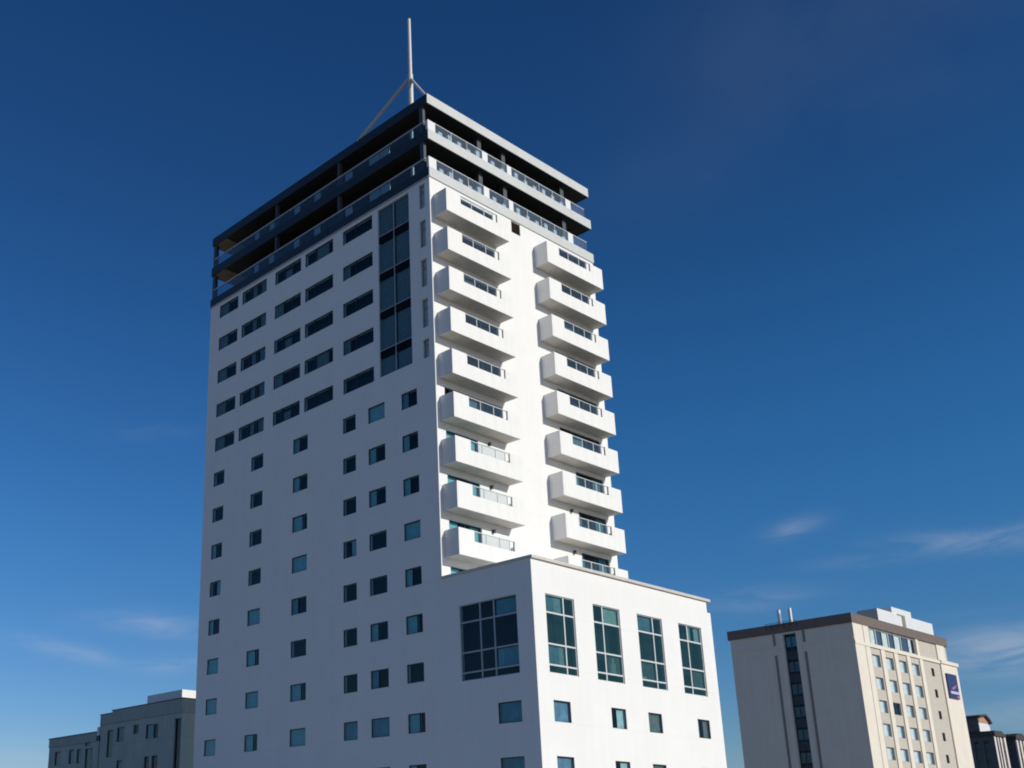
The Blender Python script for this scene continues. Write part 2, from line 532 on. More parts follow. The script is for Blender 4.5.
# ------------------------------------------------------------------ ground
g = MB().box(-3000, 3000, -3000, 3000, -1.0, 0.0).build('ground', M['ground'])
tag(g, kind='structure')
rd = MB()
rd.quad((-400, -34, 0.004), (400, -34, 0.004), (400, -22, 0.004), (-400, -22, 0.004))
rd = rd.build('road', M['asphalt'])
tag(rd, kind='structure')
pv = MB().box(-14, 40, -20, 32, -0.2, 0.12).build('pavement', M['paving'])
tag(pv, kind='structure')
lines = MB()
for i in range(-40, 40):
    lines.quad((i * 9, -28.08, 0.008), (i * 9 + 3, -28.08, 0.008), (i * 9 + 3, -27.92, 0.008), (i * 9, -27.92, 0.008))
lines = lines.build('road_marking', M['paint'])
tag(lines, kind='structure')

# ------------------------------------------------------------------ apartment tower
LX, LY, D, AW = 18.38, 26.2, 6.92, 17.97       # tower plan, annex depth and width
ZW = 45.87                                     # top of the white shaft
AZ = 17.42                                     # annex wall top
tower = thing('apartment_tower', 'tall white apartment tower with stacked balconies, dark penthouse floors and roof mast', 'tower')

# openings on the left face: (y_high, y_low, z0, z1)
H = 1.15
small_cols = {'c': (24.86, 23.39), 'd': (19.85, 18.31), 'e': (14.68, 12.98), 'f': (9.1, 7.75), 'g': (6.48, 4.82), 'h': (3.19, 1.72)}
rib_cols = {1: (24.86, 22.2), 2: (21.64, 18.34), 3: (17.23, 13.96), 4: (13.45, 10.16), 5: (9.05, 5.82)}
codes = {  # curtains drawn, top row first: n none, l left part, r right part, F whole, d dim left
    'c': 'nnlrlFFF', 'd': 'nnnnFLFL', 'e': 'dlLFdnLF', 'f': 'nnnrnnnD', 'g': 'FllnnldD', 'h': 'dllFlLnL'}
cur = {'n': (), 'l': ((0.0, 0.42, 0.04, 0.96, 'curtain'),), 'L': ((0.0, 0.66, 0.04, 0.96, 'curtain'),),
       'r': ((0.55, 1.0, 0.04, 0.96, 'curtain'),), 'F': ((0.0, 1.0, 0.04, 0.96, 'curtain'),),
       'd': ((0.0, 0.4, 0.04, 0.96, 'blind'),), 'D': ((0.0, 1.0, 0.04, 0.96, 'blind'),)}
left_holes = []


def LH(yh, yl, z0, z1):
    left_holes.append((-yh, -yl, z0, z1))


for c, (yh, yl) in small_cols.items():
    for k in range(1, 11):
        zt = 30.6 - 3 * (k - 1)
        LH(yh, yl, zt - 1.16, zt)
        code = codes[c][k - 1] if k <= 8 else random.choice('lnd')
        window('window', tower, (0, yh, zt - 1.16), RL, yh - yl, 1.16, vs=(0.45,) if code in 'lrd' else ((0.68,) if code == 'L' else ()), curtains=cur[code], ft=0.035, mt=0.03, set_in=0.035)
for c, (yh, yl) in rib_cols.items():
    for k in range(5):
        zt = 45.57 - 3 * k
        LH(yh, yl, zt - H, zt)
        cs, vs_ = (), ()
        if c == 1:
            vs_, cs = (0.5,), ((0.0, 0.48, 0.04, 0.96, 'dimcurtain'),)
        elif c == 2:
            vs_, cs = (0.38, 0.62, 0.72), ((0.40, 0.61, 0.04, 0.96, 'dimcurtain'), (0.73, 1.0, 0.04, 0.96, 'dimcurtain'))
        elif c == 3:
            vs_, cs = (0.35, 0.7), (((0.04, 0.3, 0.04, 0.96, 'dimcurtain'),) if k % 2 else ((0.36, 0.6, 0.04, 0.7, 'dimcurtain'),))
        elif c == 4:
            vs_, cs = (0.37, 0.86), (((0.38, 0.84, 0.04, 0.96, 'dimcurtain'),) if k % 3 == 0 else ())
        else:
            vs_, cs = (0.45,), (((0.0, 0.2, 0.04, 0.96, 'dimcurtain'),) if k in (1, 3) else ())
        window('ribbon_window', tower, (0, yh, zt - H), RL, yh - yl, H, vs=vs_, curtains=cs, ft=0.04, mt=0.05, set_in=0.04)
# tall glazed strip
cy0, cy1, cz0, cz1 = 5.25, 2.06, 32.48, 45.62
LH(cy0, cy1, cz0, cz1)
ch = cz1 - cz0
trs = tuple((z - cz0) / ch for z in (34.46, 37.46, 40.46, 43.42))
window('glazed_strip', tower, (0, cy0, cz0), RL, cy0 - cy1, ch, vs=(0.5,), hs=trs, frame='greyframe', ft=0.05, mt=0.07, set_in=0.06,
       spandrels=tuple(((z - 0.56 - cz0) / ch, (z - 0.03 - cz0) / ch) for z in (34.46, 37.46, 40.46, 43.42)),
       curtains=tuple((u0, u1, (za - cz0) / ch, (zb - cz0) / ch, 'dimcurtain') for za, zb in ((32.55, 33.85), (34.55, 36.85), (37.55, 39.85), (40.55, 42.8), (43.5, 45.5))
                      for u0, u1 in ((0.02, 0.47), (0.53, 0.97))))
# narrow windows by the corner
for zt, hh in ((45.6, 1.9), (42.75, 2.08), (39.75, 2.08), (36.75, 2.08), (33.8, 1.35)):
    LH(1.05, 0.48, zt - hh, zt)
    window('narrow_window', tower, (0, 1.05, zt - hh), RL, 0.57, hh, hs=(0.7,), frame='greyframe', pane='clearpane', ft=0.05, set_in=0.10,
           curtains=((0.0, 1.0, 0.02, 0.98, 'greyblind'),))
mb = MB()
face_grid(mb, mapL, -LY, 0.0, 0.0, ZW, left_holes, 0.3)
left_face = mb

# right face: doors behind the balconies, vent
right_holes = []
doors = []
for k in range(-1, 9):
    zb = 18.83 + 3 * k
    x1 = 3.85 if k <= 2 else 6.45
    doors.append(('L', k, 0.81 if k < 4 else 1.5, x1, zb + 0.36, zb + 2.55))
for k in range(0, 9):
    zb = 18.83 + 3 * k
    x0 = 14.2 if k <= 2 else 12.7
    doors.append(('R', k, x0, 17.4, zb + 0.36, zb + 2.75 if k > 2 else zb + 2.7))
for side, k, x0, x1, z0, z1 in doors:
    right_holes.append((x0, x1, z0, z1))
    n = 2 if x1 - x0 < 4 else 3
    cs = ()
    if side == 'L' and k <= 2:
        cs = ((0.0, 0.34, 0.02, 0.98, 'curtain'), (0.72, 0.97, 0.02, 0.98, 'curtain'))
    elif side == 'R' and k <= 2:
        cs = ((0.03, 0.2, 0.02, 0.98, 'dimcurtain'), (0.7, 0.97, 0.02, 0.98, 'dimcurtain'))
    elif (k * 7) % 3 == 0:
        cs = ((0.35, 0.6, 0.02, 0.98, 'dimcurtain'),)
    window('balcony_door', tower, (x0, 0, z0), 0, x1 - x0, z1 - z0, vs=tuple((i + 1) / n for i in range(n - 1)), frame='frame',
           curtains=cs, ft=0.06, mt=0.06, set_in=0.12)
right_holes.append((8.55, 9.55, 44.86, 45.82))
vent = MB()
for i in range(9):
    zz = 44.9 + i * 0.1
    vent.prism([(0.03, zz), (0.10, zz + 0.07), (0.12, zz + 0.07), (0.05, zz)], 'x', 8.6, 9.5)
vent.box(8.55, 9.55, 0.13, 0.16, 44.86, 45.82)
vent.box(8.55, 8.6, 0.02, 0.13, 44.86, 45.82).box(9.5, 9.55, 0.02, 0.13, 44.86, 45.82)
vent.build('vent_louvre', M['louvre'], tower)
face_grid(left_face, mapR, 0.0, LX, AZ - 0.6, ZW, right_holes, 0.3)
left_face.quad((LX, 0, 0), (LX, LY, 0), (LX, LY, ZW), (LX, 0, ZW))
left_face.quad((0, LY, 0), (0, LY, ZW), (LX, LY, ZW), (LX, LY, 0))
left_face.quad((LX, 0, 0), (LX, 0, AZ - 0.6), (AW, 0, AZ - 0.6), (AW, 0, 0))
left_face.build('wall', M['white'], tower)
MB().box(0.75, LX - 0.3, 0.75, LY - 0.3, 0.0, ZW - 0.05).build('interior', M['core'], tower)

# annex
ann_left, ann_front = [], []


def AL(yn, yf, z0, z1):
    ann_left.append((yn, yf, z0, z1))


az0, az1 = 11.08, 15.55
hs4 = (0.105, 0.367, 0.766)
AL(1.32, 5.72, az0, az1)
window('picture_window', tower, (0, -1.32, az0), RL, 4.40, az1 - az0, vs=(0.36, 0.60), hs=hs4, frame='greyframe', pane='pane', ft=0.05, mt=0.09,
       set_in=0.08, curtains=((0.62, 0.99, 0.78, 0.98, 'blind'), (0.62, 0.99, 0.12, 0.35, 'blind'), (0.62, 0.72, 0.12, 0.35, 'curtain')))
AL(4.01, 5.72, 9.6 - 1.16, 9.6)
window('window', tower, (0, -4.01, 9.6 - 1.16), RL, 1.71, 1.16, curtains=cur['D'], ft=0.035, mt=0.03, set_in=0.05)
AL(4.01, 5.72, 6.6 - 1.16, 6.6)
window('window', tower, (0, -4.01, 6.6 - 1.16), RL, 1.71, 1.16, curtains=cur['D'], ft=0.035, mt=0.03, set_in=0.05)
big = [(1.11, 3.72, 0.64), (5.48, 8.11, 0.37), (9.9, 12.55, 0.64), (14.38, 17.01, 0.40)]
bigcur = [((0.0, 0.62, 0.78, 0.98, 'annexblue'), (0.36, 0.6, 0.78, 0.98, 'annexpale'), (0.0, 0.62, 0.115, 0.36, 'annexblue'), (0.44, 0.62, 0.115, 0.36, 'annexpale')),
          ((0.40, 0.99, 0.78, 0.98, 'annexpale'), (0.50, 0.57, 0.78, 0.98, 'plant'), (0.40, 0.99, 0.115, 0.36, 'annexgrey'), (0.62, 0.8, 0.115, 0.26, 'annexpale'), (0.68, 0.75, 0.26, 0.33, 'annexpale')),
          ((0.0, 0.62, 0.78, 0.98, 'annexblue'), (0.0, 0.62, 0.115, 0.36, 'annexgrey'), (0.1, 0.3, 0.115, 0.16, 'annexpale')),
          ((0.42, 0.6, 0.78, 0.98, 'annexpale'), (0.76, 0.99, 0.78, 0.98, 'annexpale'), (0.43, 0.99, 0.115, 0.36, 'annexgrey'))]
for (a, b, s), cc in zip(big, bigcur):
    ann_front.append((a, b, az0, az1))
    window('picture_window', tower, (a, -D, az0), 0, b - a, az1 - az0, vs=(s,), hs=hs4, frame='whiteframe', pane='greenpane', ft=0.05, mt=0.09,
           set_in=0.08, curtains=cc)
sm = [(1.28, 2.77), (6.53, 7.95), (10.2, 11.6), (15.5, 16.87)]
smc = [((0.0, 1.0, 0.04, 0.96, 'annexblue'),), ((0.5, 1.0, 0.04, 0.96, 'annexpale'),), ((0.0, 1.0, 0.04, 0.96, 'brownblind'),),
       ((0.0, 0.3, 0.04, 0.96, 'annexblue'), (0.6, 1.0, 0.04, 0.96, 'brownblind'))]
for zt in (9.6, 6.6, 3.6):
    for (a, b), cc in zip(sm, smc):
        ann_front.append((a, b, zt - 1.16, zt))
        window('window', tower, (a, -D, zt - 1.16), 0, b - a, 1.16, curtains=cc, ft=0.035, mt=0.03, set_in=0.05)
mb = MB()
face_grid(mb, mapL, 0.0, D, 0.0, AZ, ann_left, 0.3)
face_grid(mb, lambda u, d, w: (u, -D + d, w), 0.0, AW, 0.0, AZ, ann_front, 0.3)
mb.quad((AW, -D, 0), (AW, 0, 0), (AW, 0, AZ), (AW, -D, AZ))
mb.quad((0.25, 0, AZ - 0.6), (0.25, -D + 0.25, AZ - 0.6), (AW - 0.25, -D + 0.25, AZ - 0.6), (AW - 0.25, 0, AZ - 0.6))
mb.quad((0.25, 0, AZ - 0.6), (0.25, 0, AZ), (0.25, -D + 0.25, AZ), (0.25, -D + 0.25, AZ - 0.6))
mb.quad((0.25, -D + 0.25, AZ - 0.6), (0.25, -D + 0.25, AZ), (AW - 0.25, -D + 0.25, AZ), (AW - 0.25, -D + 0.25, AZ - 0.6))
mb.quad((AW - 0.25, -D + 0.25, AZ - 0.6), (AW - 0.25, -D + 0.25, AZ), (AW - 0.25, 0, AZ), (AW - 0.25, 0, AZ - 0.6))
mb.build('annex_wall', M['white'], tower)
MB().box(0.75, AW - 0.5, -D + 0.75, 0.5, 0.0, AZ - 0.7).build('annex_interior', M['core'], tower)
cop = MB()
cop.box(-0.06, 0.31, -D + 0.31, 0.0, AZ, AZ + 0.17)
cop.box(-0.06, AW + 0.32, -D - 0.14, -D + 0.31, AZ, AZ + 0.17)
cop.box(AW - 0.31, AW + 0.32, -D + 0.31, -0.05, AZ, AZ + 0.17)
cop.build('coping', M['coping'], tower)
MB().box(AW + 0.03, AW + 0.62, -D + 0.14, -D + 1.2, 0, 16.75).build('side_fin', M['white'], tower)

# balconies
BD = 1.2


def make_balcony(wid, notch0, notch1, posts, lamp_x=None):
    """Local origin at the bottom left corner on the wall; x along, -y outwards."""
    T = 0.13
    b = MB()
    outline = [(0, 0), (wid, 0), (wid, 1.72), (notch1, 1.72), (notch1, 1.03), (notch0, 1.03), (notch0, 1.72), (0, 1.72)]
    b.prism(outline, 'y', -BD, -BD + T)
    b.box(0, T, -BD + T, -0.005, 0, 1.72).box(wid - T, wid, -BD + T, -0.005, 0, 1.72)
    bo = b.mesh('balcony', M['balcony'])
    s = MB().box(T + 0.002, wid - T - 0.002, -BD + T + 0.002, -0.005, 0.012, 0.26).mesh('floor_slab', M['soffit'])
    rl = MB().box(notch0 + 0.01, notch1 - 0.07, -BD + 0.03, -BD + 0.09, 1.67, 1.715)
    for p in posts:
        rl.box(p - 0.025, p + 0.025, -BD + 0.04, -BD + 0.08, 1.032, 1.67)
    shd = MB().box(notch1 - 0.04, notch1 - 0.005, -BD + 0.02, -BD + 0.10, 1.032, 1.66).mesh('notch_shade', M['shadegrey'])  # grey strip painting the shaded return at the notch's right end
    rm = rl.mesh('railing', M['whiteframe'])
    gm = MB().box(notch0 + 0.02, notch1 - 0.4, -BD + 0.055, -BD + 0.065, 1.05, 1.668).mesh('glass_panel', M['clear'])
    return bo, s, rm, gm, shd


bl = make_balcony(6.42, 1.42, 5.22, (1.46, 2.58, 3.86, 4.80))
br = make_balcony(6.72, 1.42, 5.22, (1.46, 2.58, 3.86, 4.80))


def place_balcony(meshes, x, z):
    bo, s, rm, gm, shd = meshes
    o = link('balcony', bo, tower, (x, 0, z))
    link('floor_slab', s, o)
    ro = link('railing', rm, o)
    link('glass_panel', gm, o)
    link('notch_shade', shd, o)


for k in range(-1, 9):
    place_balcony(bl, 0.35, 18.83 + 3 * k)
for k in range(0, 9):
    place_balcony(br, 11.05, 18.83 + 3 * k)
for k in range(0, 4):
    for xx, dz in ((4.9, 2.5 - 3), (13.3, 2.55 - 3)):
        if k == 3 and xx > 10:
            continue
        zz = 18.83 + 3 * k + dz
        MB().tube((xx, 0.0, zz + 0.02), (xx, -0.12, zz + 0.02), 0.09).tube((xx, -0.12, zz - 0.12), (xx, -0.12, zz + 0.1), 0.1).build('wall_lamp', M['lamp'], tower)

# penthouse terraces
E_ = 0.05
for z0, z1, zr in ((45.87, 46.66, 47.50), (48.93, 49.72, 50.50)):
    sl = MB().box(0.0, LX, 0.0, LY, z0 + 0.03, z0 + 0.40)
    sl.build('terrace_slab', M['dark'], tower)
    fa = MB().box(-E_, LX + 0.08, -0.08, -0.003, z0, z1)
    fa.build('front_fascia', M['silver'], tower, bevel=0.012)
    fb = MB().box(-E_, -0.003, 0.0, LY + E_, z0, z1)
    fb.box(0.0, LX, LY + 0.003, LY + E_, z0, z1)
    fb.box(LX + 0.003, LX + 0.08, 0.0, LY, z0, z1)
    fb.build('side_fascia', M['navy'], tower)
    if z0 < 47:
        MB().box(-0.09, -0.052, 0.0, LY + E_, z0 - 0.03, z0 + 0.05).build('drip_edge', M['rail'], tower)
    # balustrade, left and front
    MB().box(-0.035, -0.02, 0.55, LY - 0.2, z1, zr - 0.06).build('glass_balustrade', M['tinted'], tower)
    MB().box(-0.08, 0.01, 0.3, LY - 0.4, zr - 0.09, zr).build('handrail', M['rail'], tower)
    px = [(0.0, 0.72), (5.63, 6.22), (8.38, 8.88), (15.35, 15.98)]
    for a, b in px:
        MB().box(a - (0.03 if a == 0 else 0), b, -0.05, 0.16, z1, zr + 0.0).build('balustrade_pier', M['post'], tower)
    spans = [(0.72, 5.63), (6.22, 8.38), (8.88, 15.35), (15.98, 17.75)]
    gb = MB()
    hb = MB()
    tb = MB()
    for i, (a, b) in enumerate(spans):
        gb.box(a + 0.02, b - 0.02, -0.03, -0.018, z1, zr - 0.05)
        hb.box(a, b, -0.05, 0.01, zr - 0.05, zr - 0.002)
        if i < 3:
            n = max(2, int((b - a) / 0.95))
            for j in range(n):
                ca = a + (b - a) * (j + 0.62) / n
                hh = (0.38, 0.55, 0.45, 0.3, 0.6, 0.4)[(j + i * 2) % 6]
                tb.box(ca - 0.19, ca + 0.19, 0.05, 0.3, z1 - 0.2, z1 + hh)
        n = max(1, int((b - a) / 1.3))
        for j in range(1, n):
            c = a + (b - a) * j / n
            hb.box(c - 0.02, c + 0.02, -0.045, -0.033, z1, zr - 0.05)
    gb.box(17.74, 17.752, -0.01, 3.0, z1, zr - 0.05)
    hb.box(17.72, 17.77, 0.02, 3.0, zr - 0.05, zr)
    gb.build('glass_balustrade', M['frontglass'], tower)
    hb.build('handrail', M['whiteframe'], tower)
    tb.build('pale_block', M['post'], tower)  # white blocks added for the ragged pale look behind the glass
    # columns
    zt = 48.96 if z0 < 47 else 51.92
    for a, b in ((0.0, 0.24), (5.72, 6.12), (8.42, 8.82), (15.42, 15.85)):
        MB().box(a, b, 0.45, 0.8, z0 + 0.4, zt).build('column', M['greypost'], tower)
    for a, b in ((9.46, 9.70), (17.2, 17.42), (25.8, 26.15)):
        MB().box(0.04, 0.34, a, b, z0 + 0.4, zt).build('column', M['greypost'], tower)
    # pale upright panels behind the left balustrade
    for a, b in ((3.95, 4.95), (5.05, 6.1), (8.05, 8.8), (11.75, 12.45), (14.3, 14.95), (17.55, 18.15), (19.6, 20.15)):
        MB().box(0.06, 0.10, a, b, z0 + 0.42, zr - 0.1).build('pale_panel', M['panel'], tower)
    MB().box(0.08, 0.20, 1.62, 1.84, z0 + 0.4, zr - 0.02).build('corner_post', M['post'], tower)
    # set-back rooms
    w = MB().box(2.2, 16.3, 2.3, 23.5, z0 + 0.4, zt)
    w.build('penthouse_wall', M['dark'], tower)
    gw = MB()
    for i in range(9):
        gw.box(2.15, 2.19, 2.6 + i * 2.3, 4.5 + i * 2.3, z0 + 0.5, zt - 0.4)
    for i in range(6):
        gw.box(2.6 + i * 2.3, 4.5 + i * 2.3, 2.25, 2.29, z0 + 0.5, zt - 0.4)
    gw.build('penthouse_glazing', M['spandrel'], tower)
    MB().box(0.06, 10.0, 24.3, LY - 0.1, zt - 0.06, zt - 0.012).build('brown_ceiling', M['warmbrown'], tower)  # separate ceiling panel coloured brown at the open end
# roof
MB().box(0.0, LX, 0.0, LY, 51.91, 52.3).build('roof_slab', M['dark'], tower)
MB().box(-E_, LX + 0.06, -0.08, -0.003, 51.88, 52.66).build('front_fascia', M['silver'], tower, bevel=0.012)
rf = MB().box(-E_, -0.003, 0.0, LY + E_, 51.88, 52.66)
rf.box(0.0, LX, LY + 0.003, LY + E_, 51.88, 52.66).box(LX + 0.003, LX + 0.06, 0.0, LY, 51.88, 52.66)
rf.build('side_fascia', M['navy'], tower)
# mast
ms = MB().tube((1.0, 2.55, 52.2), (1.0, 2.55, 56.3), 0.2, 0.2, 16).tube((1.0, 2.55, 56.3), (1.0, 2.55, 61.35), 0.15, 0.13, 16)
mo = ms.build('mast', M['mast'], tower)
MB().tube((1.0, 2.55, 56.15), (0.03, 7.35, 52.62), 0.13, 0.13, 10).build('brace', M['mast'], mo)
MB().tube((1.0, 2.55, 56.0), (0.3, 0.2, 52.6), 0.11, 0.11, 10).build('brace', M['mast'], mo)

# ------------------------------------------------------------------ beige hotel
hx, hy, hrz = 97.094, 19.238, -0.007
hotel = thing('beige_hotel', 'beige hotel block with brown roof edge and a grid of pale windows', 'hotel', (hx, hy, 0), hrz)
HL, HR, HZ = 17.5, 28.9, 30.15
holes = []
cols = [(4.72, 6.92), (8.62, 10.85), (12.6, 14.82), (16.48, 18.75)]
for i, (a, b) in enumerate(cols):
    for k in range(8):
        zt = 26.55 - 3 * k
        holes.append((a, b, zt - 1.62, zt))
        drawn = not (i == 1 and k == 2)
        window('window', hotel, (a, 0, zt - 1.62), 0, b - a, 1.62, frame='greyframe', pane='clearpane', ft=0.06, set_in=0.16,
               curtains=((0.0, 0.74, 0.02, 0.98, 'hotelblind'), (0.74, 1.0, 0.02, 0.98, 'annexblue')) if drawn else ((0, 0.3, 0.02, 0.98, 'dimcurtain'),))
for k in range(8):
    zt = 26.5 - 3 * k
    holes.append((22.65, 23.6, zt - 1.15, zt))
    window('slit_window', hotel, (22.65, 0, zt - 1.15), 0, 0.95, 1.15, frame='frame', ft=0.06, set_in=0.14,
           curtains=((0.0, 1.0, 0.02, 0.98, 'brownblind'),))
holes.append((4.55, 18.55, 27.95, 30.05))
window('ribbon_window', hotel, (4.55, 0, 27.95), 0, 14.0, 2.10, vs=(0.05, 0.165, 0.30, 0.43, 0.56, 0.70, 0.87), frame='whiteframe', pane='clearpane', ft=0.08, mt=0.14, set_in=0.12,
       curtains=((0.0, 0.155, 0.02, 0.98, 'hotelblind'), (0.175, 0.29, 0.02, 0.98, 'ribbonblue'), (0.31, 0.42, 0.02, 0.98, 'hotelblind'), (0.44, 0.55, 0.02, 0.98, 'ribbonblue'), (0.57, 0.69, 0.02, 0.98, 'hotelblind'), (0.71, 0.86, 0.02, 0.98, 'ribbonblue'), (0.88, 0.95, 0.02, 0.98, 'hotelblind')))
mb = MB()
face_grid(mb, lambda u, d, w: (u, d, w), 0.0, HR, 0.0, HZ, holes, 0.3)
mb.build('front_wall', M['greige'], hotel)
# side wall with a recessed glazed stair and two grooves
sh = [(-9.55, -7.75, 0.0, 29.9)]
mb = MB()
face_grid(mb, lambda u, d, w: (d, -u, w), -HL, 0.0, 0.0, HZ, sh, 0.5)
mb.quad((HR, 0, 0), (HR, HL, 0), (HR, HL, HZ), (HR, 0, HZ)).quad((0, HL, 0), (0, HL, HZ), (HR, HL, HZ), (HR, HL, 0))
mb.build('side_wall', M['shell'], hotel)
for y0, y1 in ((10.72, 11.08), (6.44, 6.80)):
    MB().box(-0.02, 0.0, y0, y1, 0, 27.2).box(-0.02, 0.0, y0, y1, 28.5, 30.1).build('groove', M['groove'], hotel)
for y0, y1 in ((9.62, 10.4), (6.95, 7.68)):
    MB().box(-0.10, -0.003, y0, y1, 0, 30.1).build('side_pilaster', M['shell'], hotel)
st = window('stair_glazing', hotel, (0, 9.55, 0.0), RL, 1.8, 29.8, vs=(0.5,), hs=tuple((24.4 - 3 * k + 0.35) / 29.8 for k in range(8)) + (27.7 / 29.8,), frame='frame', ft=0.1, mt=0.08,
            set_in=0.3, span_mat='frame', spandrels=tuple(((23.4 - 3 * k) / 29.8, (24.5 - 3 * k) / 29.8) for k in range(8)) + ((26.4 / 29.8, 27.5 / 29.8),),
            curtains=tuple((0.08, 0.92, (24.75 - 3 * k) / 29.8, (26.1 - 3 * k) / 29.8, 'dimcurtain') for k in range(8)) + ((0.08, 0.92, 0.945, 0.99, 'blind'),))
MB().box(0.85, HR - 0.4, 0.85, HL - 0.4, 0, HZ - 0.1).build('interior', M['core'], hotel)
pil = MB()
for a, b in ((0.0, 2.7), (2.85, 4.15), (7.2, 8.3), (11.1, 12.15), (14.95, 16.0), (19.0, 20.0)):
    pil.box(a, b, -0.14, -0.003, 0, 27.38)
pil.box(0.0, 2.7, -0.14, -0.003, 27.85, HZ).box(2.85, 4.4, -0.14, -0.003, 27.85, HZ).box(18.65, 19.4, -0.14, -0.003, 27.85, HZ)
pil.box(25.4, 28.0, -0.14, -0.003, 27.9, HZ)
pil.build('pilaster', M['cream'], hotel)
cn = MB().box(0.0, 25.8, -0.2, -0.003, 27.40, 27.83)
MB().box(-0.07, -0.003, 0, 6.38, 28.12, 28.4).box(-0.07, -0.003, 11.12, HL, 28.12, 28.4).build('string_course', M['shell'], hotel)
cn.build('cornice', M['cream'], hotel)
MB().box(25.85, 31.4, -0.18, HL - 1, 0, 27.45).build('end_bay', M['cream'], hotel)
MB().box(25.75, 31.6, -0.36, HL - 0.8, 27.46, 27.95).build('end_bay_cornice', M['cream'], hotel)
fs = MB().box(-0.2, HR + 0.3, -0.22, HL + 0.25, 30.16, 31.42)
fs.build('roof_fascia', M['brownfas'], hotel)
pl = MB().box(10.1, 27.7, 0.8, 3.6, 31.43, 33.55)
pl.box(14.8, 21.0, 0.85, 3.5, 33.55, 34.4)
pl.build('plant_room', M['plant'], hotel)
MB().box(16.2, 18.55, 0.73, 0.795, 33.4, 33.54).box(17.6, 18.55, 0.73, 0.795, 31.44, 33.395).build('plant_door', M['groove'], hotel)
MB().prism([(3.3, 31.43), (10.05, 31.43), (10.05, 33.3), (3.7, 31.9)], 'y', 0.9, 1.4).build('plant_screen', M['frame'], hotel)
for yy, ww in ((10.2, 0.26), (8.6, 0.28)):
    a = MB().box(0.75, 1.15, yy - ww / 2, yy + ww / 2, 31.43, 33.55)
    ao = a.build('antenna', M['plant'], hotel)
    MB().tube((1.25, yy + 0.35, 31.43), (1.25, yy + 0.35, 33.5), 0.08).build('antenna_pole', M['frame'], ao)
rl_ = MB()
for yy in (7.3, 8.2, 9.1, 10.0, 10.9, 11.7):
    rl_.box(-0.27, -0.22, yy, yy + 0.05, 30.7, 31.6)
rl_.box(-0.27, -0.22, 7.35, 11.7, 31.55, 31.6).box(-0.27, -0.22, 7.35, 11.7, 31.1, 31.14)
rl_.build('roof_railing', M['greypost'], hotel)

sign = thing('hotel_sign', 'navy blue wall sign with pink swoosh and pale band, high on the beige hotel', 'sign',
             (hx + 28.35, hy - 0.18 - 0.2, 22.62), hrz)
sg = MB().box(-1.65, 1.65, -0.25, 0.0, 0.0, 3.5)
sg.build('sign_panel', M['signblue'], sign, bevel=0.03)
sw = [(-0.95, 1.35), (-0.2, 1.25), (0.5, 1.55), (1.1, 2.15), (0.75, 1.95), (0.2, 1.72), (-0.4, 1.58)]
MB().prism(sw, 'y', -0.29, -0.252).build('swoosh', M['signpink'], sign)
bd = MB().box(-1.35, 1.45, -0.285, -0.252, 0.62, 1.0)
bd.build('pale_band', M['signwhite'], sign)
MB().box(0.55, 1.45, -0.285, -0.252, 0.1, 0.4).build('red_block', M['signpink'], sign)

# ------------------------------------------------------------------ grey blocks behind, left
gb_ = thing('grey_block', 'dark grey green flat-roofed block with stepped parapet, half hidden behind the white tower', 'building', (10, 43.26, 0))
holes = []
for y0, y1, z0, z1, c in ((5.05, 6.3, 12.1, 13.45, 'blind'), (4.05, 4.95, 12.05, 13.4, None), (7.6, 8.6, 12.75, 13.6, None), (10.35, 11.75, 12.2, 13.6, 'dimcurtain'),
                          (12.4, 13.65, 10.8, 13.5, 'warmbrown'), (5.45, 6.35, 8.7, 10.45, None), (3.95, 5.0, 8.7, 10.45, None), (10.3, 11.5, 8.7, 10.4, 'dimcurtain'),
                          (5.45, 6.35, 5.8, 7.5, None), (3.95, 5.0, 5.8, 7.5, None), (10.3, 11.5, 5.8, 7.5, 'dimcurtain')):
    holes.append((-y1, -y0, z0, z1))
    window('window', gb_, (0, y1, z0), RL, y1 - y0, z1 - z0, frame='frame', ft=0.05, set_in=0.1,
           curtains=((0, 1, 0.02, 0.98, c),) if c else ())
holes.append((-1.25, -0.15, 2.0, 13.6))
window('stair_glazing', gb_, (0, 1.25, 2.0), RL, 1.1, 11.6, hs=(0.25, 0.5, 0.75), frame='frame', ft=0.06, set_in=0.15)
mb = MB()
face_grid(mb, mapL, -15.0, 0.0, 0.0, 14.1, holes, 0.25)
mb.quad((0, 0, 0), (16, 0, 0), (16, 0, 14.1), (0, 0, 14.1)).quad((16, 0, 0), (16, 15, 0), (16, 15, 14.1), (16, 0, 14.1))
mb.quad((0, 15, 0), (0, 15, 14.1), (16, 15, 14.1), (16, 15, 0))
mb.build('wall', M['slate'], gb_)
MB().box(0.6, 15.6, 0.4, 14.6, 0, 14.0).build('interior', M['core'], gb_)
pa = MB().box(-0.08, 16.08, -0.08, 12.75, 14.11, 15.36).box(-0.08, 16.08, 12.76, 15.08, 14.11, 15.12)
pa.build('parapet', M['slatecap'], gb_)
MB().box(-0.14, 16.1, -0.14, 12.8, 15.37, 15.45).box(-0.14, 16.1, 12.82, 15.14, 15.13, 15.2).build('coping', M['frame'], gb_)
MB().box(10.0, 19.0, 15.5, 22.65, 0, 18.72).build('rear_plant_room', M['balcony'], gb_)

